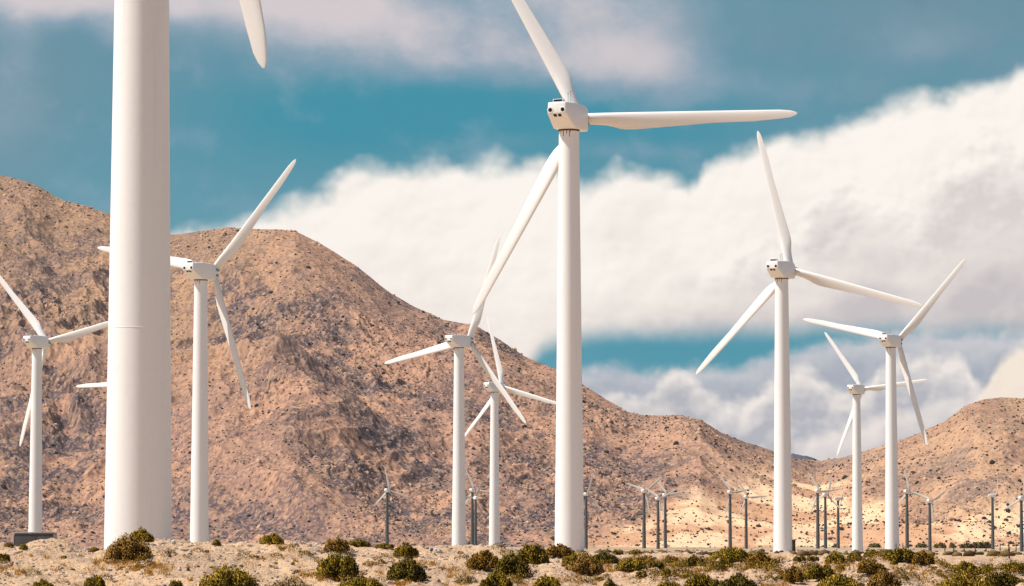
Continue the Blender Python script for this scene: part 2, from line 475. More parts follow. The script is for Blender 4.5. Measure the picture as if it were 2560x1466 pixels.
# loose rocks lying on the slopes
M_hrock = material('hillside_rock', lambda t, b, o: nmix(nsm(.35, .65, nnoise(o, .11, 5, .7)), (.30,.185,.13), (.60,.40,.265)), spec=.1)
nr = 48000
ci = rs.randint(3, 770, nr); cj = rs.randint(40, len(csm) - 40, nr)
keep = rs.rand(nr) < (.25 + .75 * clus[ci, cj]) * (1 - .93 * sand[ci, cj])
ci, cj = ci[keep], cj[keep]
P = np.stack([Xm[ci, cj] + rs.rand(len(ci)) * .4, Ym[ci, cj] + rs.rand(len(ci)), Zm[ci, cj] + .1], -1)
S = .28 + .42 * rs.rand(len(P)) ** 2 + 1.5 * rs.rand(len(P)) ** 14
tag(link('hillside_rocks', scatter_blobs(P, S, 'hillside_rocks', M_hrock, .85, .35, smooth=False)),
    'pale broken rocks strewn over the mountain slopes', 'rocks', kind='stuff')

# scrub on the far plain in front of the mountain foot
n = 900
yy = np.exp(rs.uniform(math.log(190), math.log(1850), n)); xx = rs.uniform(-.15, .15, n) * yy
P = np.stack([xx, yy, ground(xx, yy) + .1], -1)
tag(link('plain_scrub', scatter_blobs(P, .15 + .35 * rs.rand(n) ** 2, 'plain_scrub', leafmat('plain_scrub_leaves', (.07,.05,.02), (.20,.13,.05)), .6, .3)),
    'low brown scrub scattered over the flat desert floor', 'scrub', kind='stuff')

# ------------------------------------------------------------------ wind turbines
HUB = 42.0
def blade_mesh(L, root_r, chord, tip, pts=28, thick=1.0):
    secs = []
    st = [(.02, 2 * root_r, 1.0, 24), (.05, 2 * root_r, 1.0, 24), (.09, 2 * root_r * 1.05, .85, 22), (.12, root_r * 2.2, .68, 20), (.15, (root_r * 2 + chord) * .49, .5, 18), (.18, (root_r + chord) * .70, .40, 16), (.21, chord * .985, .33, 14),
          (.25, chord * .985, .29, 12), (.32, chord * .93, .26, 10), (.45, chord * .82, .23, 7), (.62, chord * .68, .21, 4), (.80, tip * 1.25, .17, 2), (.92, tip * 1.0, .16, 1),
          (.965, tip * .78, .15, 0), (.985, tip * .5, .14, 0), (.997, tip * .2, .13, 0), (1.0, tip * .05, .12, 0)]
    for r, c, th, tw in st:
        ring = []
        circ = max(0, min(1, (th - .28) / .72))
        le = -root_r * (1 - .35 * max(0, (r - .1)))          # leading edge stays nearly straight
        if r > .9: le += (tip - c) * .42
        for j in range(pts):
            a = 2 * math.pi * j / pts
            x = .5 - .5 * math.cos(a)                         # 0 leading .. 1 trailing
            foil = th * (1.48 * math.sqrt(max(x, 0)) - .63 * x - 1.76 * x * x + 1.42 * x ** 3 - .508 * x ** 4) * (1 if math.sin(a) >= 0 else -1) * 1.0
            cir = .5 * math.sin(a)
            yv = (foil * (1 - circ) + cir * circ) * c
            xv = x * c
            q = R(tw * .8 + 3)
            X0 = le + xv; 
            ring.append((X0 * math.cos(q), yv * 1.0 + X0 * math.sin(q), r * L))
        secs.append(ring)
    mb = MB(); mb.rings([r[::-1] for r in secs][::1]); return mb

def make_turbine():
    root = bpy.data.objects.new('wind_turbine', None); C.objects.link(root); root.empty_display_size = 1
    # tower
    TH = HUB - 1.42; pr = [(1.42, -1.2), (1.42, 0)]
    rr = lambda h: 1.42 - (1.42 - .97) * (h / TH) ** .95
    seams = [2.35 + 1.72 * k for k in range(23)]
    pr += [(rr(TH * k / 12), TH * k / 12) for k in range(1, 13)]
    mb = MB().lathe(pr, 96)
    for k, h in enumerate(seams):
        if h > TH - 1: break
        big = k in (4, 13); e = .0035 if not big else .010; w = .016 if not big else .022
        mb.lathe([(rr(h) - .02, h - w), (rr(h) + e * .7, h - w * .6), (rr(h) + e, h), (rr(h) + e * .7, h + w * .6), (rr(h) - .02, h + w)], 96)
    tower = mb.build('tower', M_white, root, auto=50)
    MB().lathe([(1.62, -1.2), (1.62, .12), (1.55, .16), (1.40, .16)], 64).build('foundation', M_pale_stone, root)
    mb = MB(); ang = R(20)
    rot = Matrix.Rotation(ang, 3, 'Z')
    mb.box(rot @ Vector((1.60, 0, .95)), (.45, .85, 1.9), rot)
    door = mb.build('door_housing', M_rust, root, bevel=.02)
    # rust collar with drips
    mb = MB().lathe([(.99, TH - .14), (1.02, TH - .12), (1.02, TH + .02), (.98, TH + .03)], 64)
    for k in range(9):
        a = R(rnd.uniform(180, 360)) ; l = rnd.uniform(.15, .65); rad = rr(TH - .4) + .006
        mb.box((rad * math.cos(a), rad * math.sin(a), TH - .12 - l / 2), (.03, .05, l), Matrix.Rotation(a, 3, 'Z'))
    mb.build('yaw_ring', M_rust, root)
    # nacelle
    side = [(-3.4, .92), (-3.42, -.22), (-1.3, -1.40), (2.25, -1.40), (2.42, -1.1), (2.42, .75), (2.1, 1.02), (-.4, 1.10)]
    def wid(y, z): 
        w = 1.14 if y > -1.5 else .96
        return w * (.95 if z > .9 else 1)
    L_ = [(-wid(y, z), y, z + HUB) for y, z in side]; R_ = [(wid(y, z), y, z + HUB) for y, z in side]
    mb = MB(); n = len(side)
    mb.add(L_ + R_, [tuple(range(n)), tuple(range(2 * n - 1, n - 1, -1))] + [(i, n + i, n + (i + 1) % n, (i + 1) % n) for i in range(n)])
    nac = mb.build('nacelle', M_white, root, bevel=.13, auto=50)
    for sx in (-.66, .60):
        v = MB().lathe([(.19, -3.46), (.19, -3.30)], 28, 'y', (sx, 0, HUB + .17)).build('round_vent', M_dark, nac)
        MB().lathe([(.29, -3.445), (.31, -3.43), (.31, -3.35)], 28, 'y', (sx, 0, HUB + .17)).build('vent_rim', M_white, v)
    sl = math.atan2(1.18, 2.12)
    for sx in (-.22, .24):
        MB().box((sx, -3.22, HUB - .345), (.30, .36, .07), Matrix.Rotation(-sl, 3, 'X')).build('square_vent', M_dark, nac, bevel=.01)
    MB().box((-.1, -2.5, HUB + 1.13), (1.0, .7, .30)).build('cooler_box', M_white, nac, bevel=.03)
    MB().box((-.1, -2.86, HUB + 1.13), (.86, .06, .2)).build('cooler_grille', M_dark, nac, bevel=.01)
    for px_, h in ((.35, 1.0), (.62, 1.15)):
        m = MB().box((px_, -1.2, HUB + 1.0 + h / 2), (.035, .035, h))
        m.box((px_, -1.2, HUB + 1.0 + h), (.16, .05, .07)).build('wind_sensor', M_steel, nac)
    MB().box((.2, .3, HUB + 1.11), (.7, .9, .06)).build('roof_hatch', M_steel, nac, bevel=.01)
    # hub
    hy = 3.35
    MB().lathe([(.7, 2.35), (1.0, 2.44), (1.0, 2.60), (.62, 2.70)], 32, 'y', (0, 0, HUB)).build('main_bearing', M_steel, root)
    hub = MB().lathe([(.50, 2.66), (.72, 2.75), (.86, 3.0), (.86, 3.6), (.7, 3.95), (.4, 4.15), (.1, 4.22)], 36, 'y', (0, 0, HUB)).build('rotor_hub', M_white, root)
    bm_ = blade_mesh(21.9, .58, 1.70, .86)
    for k in range(3):
        b = bm_.build('blade', M_blade, root, auto=0) if k == 0 else link('blade', b.data, root)
        b.location = (0, hy, HUB); b.rotation_euler = (0, R(120 * k), 0)
        if k == 0: col = MB().lathe([(.60, .55), (.66, .60), (.66, .86), (.60, .90)], 28).build('root_collar', M_steel, b)
        else: link('root_collar', col.data, b)
    return root

def kids(o): return [c for c in bpy.data.objects if c.parent == o]
def copy_tree(o, parent=None):
    c = o.copy(); C.objects.link(c); c.parent = parent
    for ch in kids(o): copy_tree(ch, c)
    return c

GT = 'tall white wind turbines'
# tower x, hub y (as viewed, 2543 wide), yaw against the sight line, first blade angle, label, has door housing showing
BIG = [
 (1413, 287, 20, 91, 'tallest whole white turbine in the middle, one blade pointing level to the right', 1),
 (499, 672, 34, 42, 'white turbine just right of the huge cropped tower, one blade raised over the ridge', 0),
 (92, 848, 37, 77.5, 'white turbine at the far left edge standing behind the grey cabinet', 0),
 (1941, 668, 24, 346, 'second tallest whole white turbine, right of the middle one, top blade nearly upright', 2),
 (2212, 845, 26, 43.4, 'rightmost white turbine, blade raised steeply to the upper right against grey clouds', 0),
 (2127, 966, 28, 324, 'smallest white turbine at right, standing between two larger ones', 0),
 (1140, 846, 37, 20, 'white turbine left of the middle one, its left blade stretched over the mountain slope', 0),
 (1228, 960, 38, 345, 'small white turbine partly behind its neighbour, just left of the big middle tower', 0),
]
proto = make_turbine()
def solve(X, Yh, H):
    dx, dz = ray(X, Yh); y = 400.
    for _ in range(30): y = (H + float(ground(dx * y, y, False))) / dz
    return dx * y, y, float(ground(dx * y, y, False))
def setup(o, x, y, z, yaw, th, lab, cat, grp):
    o.location = (x, y, z); az = math.atan2(x, y)
    o.rotation_euler = (0, 0, -(az + R(yaw)))
    tag(o, lab, cat, grp)
    bl = [c for c in kids(o) if c.name.split('.')[0] == 'blade']
    for k, b in enumerate(bl): b.rotation_euler = (0, R(th + 120 * k), 0)
def drop(o, name):
    for c in kids(o):
        if c.name.split('.')[0] == name: bpy.data.objects.remove(c)
turbs = []
def big(D, X, Y, yaw, th, lab, door, first=False):
    o = proto if first else copy_tree(proto)
    if D: dx, dz = ray(X, 733); x, y = dx * D, D; z = float(ground(x, y, False)) if Y is None else Y
    else: x, y, z = solve(X, Y, HUB)
    setup(o, x, y, z, yaw, th, lab, 'wind turbine', GT); turbs.append((o, door)); return o
# the huge cropped one, then the others
big(151.5, 347 * K, -.2, 24, 168.9, 'huge nearest white tower cropped by the picture top, one blade tip hanging beside it', 0, True)
for tx, hy, yaw, th, lab, door in BIG: big(None, tx * K, hy * K, yaw, th, lab, door)
big(None, 316 * K, 953 * K, 45, 270, 'white turbine hidden behind the huge cropped tower, only a level blade tip showing', 0)
drop(turbs[0][0], 'foundation')
for o, d in turbs:
    if d != 2: drop(o, 'door_housing')
    else:
        for c in kids(o):
            if c.name.startswith('door_housing'):
                c.rotation_euler = (0, 0, -o.rotation_euler.z - R(22))

for o, d in turbs:                       # the two farthest machines carry a shorter rotor
    if 'smallest white' in o['label'] or 'small white' in o['label']:
        for c in kids(o):
            if c.name.split('.')[0] == 'blade': c.scale = (.9, .9, .86)

# ------------------------------------------------------------------ small old turbines
def make_small():
    root = bpy.data.objects.new('small_wind_turbine', None); C.objects.link(root)
    MB().lathe([(.85, -4), (.85, 0), (.80, .3), (.72, 8), (.62, 16), (.52, 22.6), (.74, 22.8), (.74, 23.1), (.5, 23.15)], 24).build('tower', M_stow, root)
    side = [(-1.7, .55), (-1.75, -.3), (-.9, -.72), (1.5, -.72), (1.6, .5), (.9, .72), (-1.0, .72)]
    n = len(side)
    mb = MB(); mb.add([(-.62, y, z + 24) for y, z in side] + [(.62, y, z + 24) for y, z in side],
        [tuple(range(n)), tuple(range(2 * n - 1, n - 1, -1))] + [(i, n + i, n + (i + 1) % n, (i + 1) % n) for i in range(n)])
    mb.build('nacelle', M_white, root, bevel=.12, auto=50)
    MB().lathe([(.3, 1.55), (.55, 1.75), (.6, 2.3), (.4, 2.65), (.08, 2.8)], 20, 'y', (0, 0, 24)).build('rotor_hub', M_stow, root)
    bm_ = blade_mesh(9.6, .26, 1.08, .5, 16)
    for k in range(3):
        b = bm_.build('blade', M_small, root, auto=0) if k == 0 else link('blade', b.data, root)
        b.location = (0, 2.1, 24); b.rotation_euler = (0, R(120 * k), 0)
    return root
SM = [  # tower x, hub y, base y, depth, yaw, blade angle, label
 (968,1226,1372,1450,25,107,'small grey turbine alone before the mountain, left of the two narrow white towers'),
 (1181,1226,1372,1430,25,335,'rear one of two small crossed turbines between the two narrow white towers'),
 (1189,1245,1373,1330,-20,30,'front one of two small crossed turbines between the two narrow white towers'),
 (1465,1236,1373,1440,18,15,'small turbine peeping out just right of the big middle tower'),
 (1610,1228,1374,1450,25,50,'left one of three small turbines right of the big middle tower'),
 (1645,1247,1381,1330,30,62,'middle one of three small turbines right of the big middle tower, tower lowest down'),
 (1663,1238,1373,1500,30,318,'right one of three small turbines right of the big middle tower, behind a blade'),
 (1825,1231,1372,1450,25,320,'left one of two small turbines just left of the second largest white tower'),
 (1865,1243,1374,1390,20,327,'right one of two small turbines just left of the second largest white tower, thicker tower'),
 (2044,1228,1377,1400,25,325,'left one of three small turbines between the right white towers'),
 (2063,1238,1375,1460,30,13,'middle one of three small turbines between the right white towers, blade almost upright'),
 (2095,1247,1374,1470,74,350,'right one of three small turbines between the right white towers, nacelle seen side on'),
 (2267,1229,1374,1440,30,105,'small turbine just right of the rightmost white tower'),
 (2324,1253,1391,1300,28,55,'small turbine standing lower on the plain, second right of the rightmost white tower'),
 (2481,1239,1373,1600,82,8,'small turbine with rotor edge on, standing alone before the right hill'),
 (2553,1246,1402,1240,24,2,'small turbine cut by the right edge of the picture'),
]
sp0 = make_small()
for i, (X, Yh, Yb, D, yaw, th, lab) in enumerate(SM):
    o = sp0 if i == 0 else copy_tree(sp0)
    dx, dzh = ray(X, Yh); _, dzb = ray(X, Yb); H = (dzh - dzb) * D
    setup(o, dx * D, D, dzb * D, yaw, th, lab, 'wind turbine', 'small grey turbines on the far plain')
    s = H / 24; o.scale = (s, s, s)

# ------------------------------------------------------------------ cabinet, posts
def cabinet():
    X0, X1, Yt = 38, 140, 1331
    D = 150; dx0, dzt = ray(X0, Yt); dx1, _ = ray(X1, Yt)
    w = (dx1 - dx0) * D; x = (dx0 + dx1) / 2 * D; g = float(ground(x, D)); h = dzt * D - g
    r = bpy.data.objects.new('electrical_cabinet', None); C.objects.link(r); r.location = (x, D, g)
    tag(r, 'dark grey box cabinet on the rise at the foot of the far left turbine', 'cabinet')
    MB().box((0, 0, h / 2 - .2), (w - .06, 1.0, h + .3)).build('body', M_box, r, bevel=.02)
    MB().box((0, 0, h - .02), (w + .02, 1.08, .05)).build('lid', M_boxrim, r, bevel=.01)
    MB().box((-w * .21, -.515, h * .45), (w * .5, .02, h * .8)).build('door', M_box, r, bevel=.005)
    MB().box((w * .27, -.515, h * .45), (w * .38, .02, h * .8)).build('door', M_box, r, bevel=.005)
    MB().box((w * .02, -.54, h * .5), (.03, .03, .16)).build('handle', M_boxrim, r)
    MB().box((-w / 2 + .01, -.49, h / 2 - .1), (.04, .06, h)).build('corner_post', M_boxrim, r)
    MB().box((w / 2 - .01, -.49, h / 2 - .1), (.08, .06, h)).build('corner_post', M_boxrim, r)
cabinet()
def post(X, Yt, Yb, D, w, lab, mat, cat='post', grp=None, name='fence_post'):
    dx, dzt = ray(X, Yt); _, dzb = ray(X, Yb); h = (dzt - dzb) * D
    mb = MB()
    mb.rings([[(-w/2, -w/2, -.6), (w/2, -w/2, -.6), (w/2, w/2, -.6), (-w/2, w/2, -.6)], [(-w/2 + .01, -w/2, h * .6), (w/2 + .01, -w/2, h * .6), (w/2 + .01, w/2, h * .6), (-w/2 + .01, w/2, h * .6)],
              [(-w*.35, -w*.35, h), (w*.35, -w*.35, h), (w*.35, w*.35, h), (-w*.35, w*.35, h)]])
    mb.box((0, -w * .6, h * .72), (w * 1.6, w * .4, w * .8)); mb.box((0, -w * .6, h * .35), (w * 1.6, w * .4, w * .8))
    o = mb.build(name, mat, smooth=False); o.location = (dx * D, D, dzb * D); tag(o, lab, cat, grp)
post(2522, 1356, 1424, 128, .055, 'thin rusty steel rod standing upright near the right edge among green shrubs', M_rust, 'rod', name='steel_rod')
FP = 'thin weathered fence post in the row along the far plain at right'
for X in (2240, 2257, 2362, 2384, 2410, 2438, 2465, 2500, 2540):
    dx, _ = ray(X, 1380); g = float(ground(dx * 420, 420))
    _, dz0 = ray(X, 1359); 
    Yb = HY - g / 420 * F
    post(X, Yb - 24, Yb, 420, .10, FP, M_rust, 'fence post', 'fence posts on the far plain')

# ------------------------------------------------------------------ shrubs
def shrub(X, Yb, w, h, kind, lab, D=None):
    if D is None: x, y, z = hit(X, min(Yb, 1476))
    else:
        dx, dz = ray(X, Yb); x, y, z = dx * D, D, float(ground(dx * D, D))
    if D is None and Yb > 1476: y -= (Yb - 1476) * .09; z = float(ground(x, y))
    s = y / F; W = w * s * 1.16; Hh = h * s * .97
    root = bpy.data.objects.new('desert_shrub', None); C.objects.link(root); root.location = (x, y, z)
    q = np.random.RandomState(int(X * 7 + Yb) % 99991)
    n = int(np.clip(w * h * 2.8, 900, 9500)) if D is None or D < 300 else 260
    # a few overlapping domes, each lumpy and open between its clumps
    nd = 1 if w < 26 else (2 if w < 44 else (3 if w < 70 else (5 if w < 100 else 7)))
    doms = [(0, 0, 1.0, 1.0)] if nd == 1 else []
    for k in range(nd if nd > 1 else 0):
        f = (k + .5) / nd * 2 - 1
        doms.append((f * .66 + .14 * (q.rand() - .5), .5 * (q.rand() - .5), .30 + .9 / nd * .5 + .12 * q.rand(), (1 - .50 * abs(f) ** 2.0) * (.84 + .16 * q.rand())))
    pk = max(d_[3] for d_ in doms); doms = [(a0, b0, c0, e0 / pk) for a0, b0, c0, e0 in doms]
    di = q.randint(0, len(doms), n); DM = np.array(doms)[di]
    az = q.rand(n) * 2 * math.pi; el = np.arcsin(q.rand(n) ** .85)
    ux, uy, uz = np.cos(az) * np.cos(el), np.sin(az) * np.cos(el), np.sin(el)
    sd = int(X)
    lump = .90 + .20 * perlin(ux * 2.1 + X + di * 3, uy * 2.1 + uz * 2.3, sd) + .17 * perlin(ux * 5 + X, uy * 5 + uz * 5 + di, sd + 3)
    rad = lump * (1 - .50 * q.rand(n) ** 2.2)
    P = np.stack([(DM[:, 0] + ux * rad * DM[:, 2]) * W / 2, (DM[:, 1] + uy * rad * DM[:, 2]) * W / 2 * .85, uz * rad * Hh * DM[:, 3] + .01], -1)
    NR = np.stack([ux, uy, uz * 1.1 + .1], -1) + .34 * (q.rand(n, 3) - .5); NR /= np.linalg.norm(NR, axis=1)[:, None]
    leaf = (.030 if kind in ('brown', 'grey') else .033) * (y / 110) ** .3 * (.7 + .6 * q.rand(n)) * min(1.15, .55 + W * .5)
    if D: leaf = W * .16 * (.7 + .6 * q.rand(n))
    d = np.stack([ux, uy, uz + .55], -1) + .75 * (q.rand(n, 3) - .5); d /= np.linalg.norm(d, axis=1)[:, None]
    t = np.cross(d, q.randn(n, 3)); t /= np.linalg.norm(t, axis=1)[:, None]
    a = d * (leaf * 1.25)[:, None]; b_ = t * (leaf * .36)[:, None]
    V = np.stack([P - a * .3, P + b_ + a * .35, P + a, P - b_ + a * .35], 1).reshape(-1, 3)
    Fq = np.arange(4 * n).reshape(-1, 4)
    fm = mesh_np('foliage', V, Fq, M_leaf[kind], True)
    if len(fm.vertices) == 4 * n: fm.normals_split_custom_set_from_vertices(np.repeat(NR, 4, axis=0).tolist())
    link('foliage', fm, root)
    mb = MB()
    for k in range(9 if W > .3 else 4):
        a0 = q.rand() * 6.283; e = R(20 + 55 * q.rand()); L = .62
        tip = (math.cos(a0) * math.cos(e) * W / 2 * L, math.sin(a0) * math.cos(e) * W / 2 * L, math.sin(e) * Hh * .8 * L + .03)
        mid = (tip[0] * .4, tip[1] * .4, tip[2] * .55)
        r0 = .014 * (W + .4)
        rg = lambda c, r: [(c[0] + r * math.cos(i * 1.2566), c[1] + r * math.sin(i * 1.2566), c[2]) for i in range(5)]
        mb.rings([rg((0, 0, -.08), r0), rg(mid, r0 * .7), rg(tip, r0 * .3)])
    mb.build('stems', M_twig, root, auto=0)
    tag(root, lab, 'shrub', 'desert shrubs on the stony rise' if D is None else 'dark shrubs at the foot of the mountain')

SH = [
 (22,1370,24,12,'green','tiny green tuft left of the grey cabinet'),
 (59,1378,20,16,'green','small green bush at the lower left corner of the grey cabinet'),
 (235,1380,24,10,'green','low green tuft at the left foot of the huge tower'),
 (318,1402,100,70,'brown','big brown rounded bush with long dark shadow in front of the huge tower'),
 (354,1358,56,38,'olive','yellow green bush peeping over the big brown bush before the huge tower'),
 (541,1365,20,15,'dark','small dark bush on the crest right of the second white tower'),
 (578,1484,132,72,'olive','large olive bush cut by the bottom edge below the second white tower'),
 (3,1405,38,20,'dark','bush cut by the left edge of the picture'),
 (118,1486,60,34,'green','green bush cut by the bottom edge near the left corner'),
 (245,1486,54,36,'green','small green bush at the bottom edge below the brown rounded bush'),
 (446,1484,34,28,'dark','dark twiggy bush at the bottom edge left of the large olive bush'),
 (680,1362,58,27,'olive','rounded yellow olive bush alone on the skyline of the stony rise'),
 (841,1380,58,36,'brown','brown grey domed bush on the crest above a larger green bush'),
 (895,1369,54,20,'green','low wide green bush on the crest right of the brown domed bush'),
 (962,1372,46,12,'green','flat green tuft below the lone small turbine'),
 (1014,1394,58,36,'green','yellow green bush on the crest, directly above another dark bush'),
 (846,1448,98,68,'green','large green bush on the slope under the brown domed bush'),
 (1018,1455,88,64,'dark','large dark bush on the slope under the yellow green crest bush'),
 (908,1486,122,50,'green','wide green bush at the bottom edge below the large green bush'),
 (725,1486,132,42,'grey','wide pale grey brown bush cut by the bottom edge'),
 (1206,1424,78,50,'ochre','ochre bush below the two narrow white towers'),
 (1275,1444,80,64,'dark','dark bush right beside the ochre bush below the narrow white towers'),
 (1240,1486,80,46,'green','olive green bush at the bottom edge under the ochre bush'),
 (1331,1412,76,52,'green','rounded green bush left of the foot of the big middle tower'),
 (1397,1392,74,30,'ochre','dry ochre bush right in front of the foot of the big middle tower'),
 (1425,1418,42,32,'green','green bush at the right foot of the big middle tower'),
 (1462,1440,86,46,'brown','brown domed bush lower right of the big middle tower'),
 (1511,1410,62,30,'dark','dark green bush behind the brown domed bush'),
 (1544,1388,28,12,'green','small green tuft on the plain edge left of three small turbines'),
 (1588,1388,36,12,'brown','small brown tuft under the left one of three small turbines'),
 (1576,1430,70,30,'olive','olive bush in the hollow below three small turbines'),
 (1612,1408,54,16,'brown','flat brown bush behind the olive bush in the hollow'),
 (1640,1424,40,18,'dark','small dark bush right of the olive bush in the hollow'),
 (1678,1406,38,15,'brown','flat reddish brown bush right of three small turbines'),
 (1738,1418,44,32,'green','upright green bush midway between the middle and the second largest tower'),
 (1829,1408,100,40,'olive','wide bright olive bush left of the second largest white tower'),
 (1898,1415,62,36,'ochre','brownish bush touching the wide bright olive bush, next to the tower foot'),
 (1812,1420,38,20,'dark','dark low bush in front of the wide bright olive bush'),
 (1366,1486,78,50,'olive','olive bush at the bottom edge below the big middle tower'),
 (1524,1484,44,42,'dark','dark twiggy bush at the bottom edge under the brown domed bush'),
 (1603,1446,28,18,'dark','little dark bush on the slope below the hollow'),
 (1665,1442,28,20,'green','little green bush on the slope below the hollow'),
 (1670,1486,82,38,'olive','left one of two olive bushes joined at the bottom edge'),
 (1748,1486,84,42,'green','right one of two olive bushes joined at the bottom edge'),
 (1840,1487,86,50,'dark','dark domed bush at the bottom edge under the wide bright olive bush'),
 (1999,1405,32,14,'dark','left one of two dark low bushes right of the second largest tower foot'),
 (2031,1407,34,16,'dark','right one of two dark low bushes right of the second largest tower foot'),
 (2043,1388,18,12,'green','tiny green tuft under the three small turbines between the right towers'),
 (2088,1412,46,32,'olive','olive bush left of the smallest white tower foot'),
 (2137,1404,36,20,'dark','dark bush in front of the smallest white tower foot'),
 (2182,1394,44,20,'green','green bush between the feet of the two right white towers'),
 (2252,1404,86,30,'green','wide green bush in front of the rightmost white tower foot'),
 (2307,1415,56,36,'ochre','ochre bush below the low standing small turbine'),
 (2235,1413,18,12,'green','tiny green tuft on the bare mound in front of the rightmost tower'),
 (1984,1458,46,44,'ochre','upright ochre bush below the two dark low bushes'),
 (2050,1452,74,40,'green','spreading green bush on the slope below the olive bush'),
 (2100,1428,24,14,'green','small green bush on the slope under the olive bush'),
 (2090,1488,114,52,'olive','wide olive bush at the bottom edge below the spreading green bush'),
 (2177,1438,62,34,'ochre','ochre bush on the left flank of the bare mound'),
 (2203,1484,76,64,'brown','tall brown bush at the bottom edge in front of the bare mound'),
 (2390,1490,142,52,'olive','very wide olive brown bush at the bottom edge near the right corner'),
 (2410,1440,68,36,'green','dark green bush in the hollow right of the bare mound'),
 (2500,1480,118,52,'dark','large dark olive bush in the bottom right corner'),
 (2470,1436,70,20,'green','left one of two low green bushes behind the small pale mound at right'),
 (2535,1428,70,22,'green','right one of two low green bushes behind the small pale mound at right'),
]
for s in SH: shrub(*s)
for X, Yb, w, h, lab in ((2187,1375,24,9,'dark far bush between the two right white towers'), (2303,1375,22,9,'dark far bush just left of the low standing small turbine'),
        (2351,1375,24,10,'dark far bush just right of the low standing small turbine'), (2381,1375,14,12,'narrow upright dark far bush at the foot of the right hill'),
        (2416,1376,28,8,'flat dark far bush at the foot of the right hill'), (2456,1375,40,10,'longest dark far bush, left of the lone edge on turbine'),
        (2090,1374,14,10,'round dark far bush left of the smallest white tower')):
    shrub(X, Yb, w, h, 'dark', lab, D=1700)

# ------------------------------------------------------------------ low ground cover
def low_scrub():
    cen = []
    for X, Y, w, h, m in ((1440,1398,60,10,26),(1560,1412,110,12,50),(1700,1412,120,10,44),(1790,1424,70,14,26),(1640,1432,110,10,26),(1870,1416,90,12,34),(2010,1424,90,16,14),
        (2080,1440,80,16,16),(2130,1406,60,8,14),(2250,1398,110,6,16),(2340,1412,40,14,14),(2440,1430,120,10,60),(2420,1446,70,12,34),(1950,1446,70,14,18),(1290,1446,60,14,16),
        (1150,1454,50,12,8),(880,1452,80,14,12),(1020,1444,60,16,10),(800,1392,40,10,6),(330,1404,60,10,12),(1500,1456,70,12,12),(1720,1450,100,12,24),(2220,1450,60,14,16)):
        for _ in range(int(m * .5)): cen.append((X + rnd.gauss(0, w * .45), Y + rnd.gauss(0, h * .5)))
    for _ in range(60): cen.append((rnd.uniform(0, 2560), rnd.uniform(1372, 1466)))
    VV = []; NN = []
    for X, Y in cen:
        x, y, z = hit(X, min(max(Y, 1352), 1480))
        if y > 300: continue
        r = rnd.uniform(.10, .36); hh = r * rnd.uniform(.5, .8); m = int(60 + 420 * r)
        az = rs.rand(m) * 6.283; el = np.arcsin(rs.rand(m)); k = 1 - .5 * rs.rand(m) ** 2
        u_ = np.stack([np.cos(az) * np.cos(el), np.sin(az) * np.cos(el), np.sin(el)], -1)
        P = u_ * k[:, None] * np.array([r, r, hh]); gx, gy = x + P[:, 0], y + P[:, 1]
        P = np.stack([gx, gy, ground(gx, gy) + P[:, 2]], -1)
        d = u_ + .8 * (rs.rand(m, 3) - .5); d /= np.linalg.norm(d, axis=1)[:, None]
        t = np.cross(d, rs.randn(m, 3)); t /= np.linalg.norm(t, axis=1)[:, None]
        a = d * .042; b_ = t * .012
        VV.append(np.stack([P - a * .3, P + b_ + a * .35, P + a, P - b_ + a * .35], 1).reshape(-1, 3)); NN.append(np.repeat(u_ + .3 * (rs.rand(m, 3) - .5), 4, axis=0))
    V = np.concatenate(VV); Nn = np.concatenate(NN); Nn /= np.linalg.norm(Nn, axis=1)[:, None]
    me = mesh_np('low_scrub', V, np.arange(len(V)).reshape(-1, 4), leafmat('low_scrub_leaves', (.11,.07,.010), (.34,.205,.025), (.50,.29,.05)))
    me.normals_split_custom_set_from_vertices(Nn.tolist())
    tag(link('low_scrub', me), 'low olive and ochre ground cover growing between the bushes', 'ground cover', kind='stuff')
low_scrub()

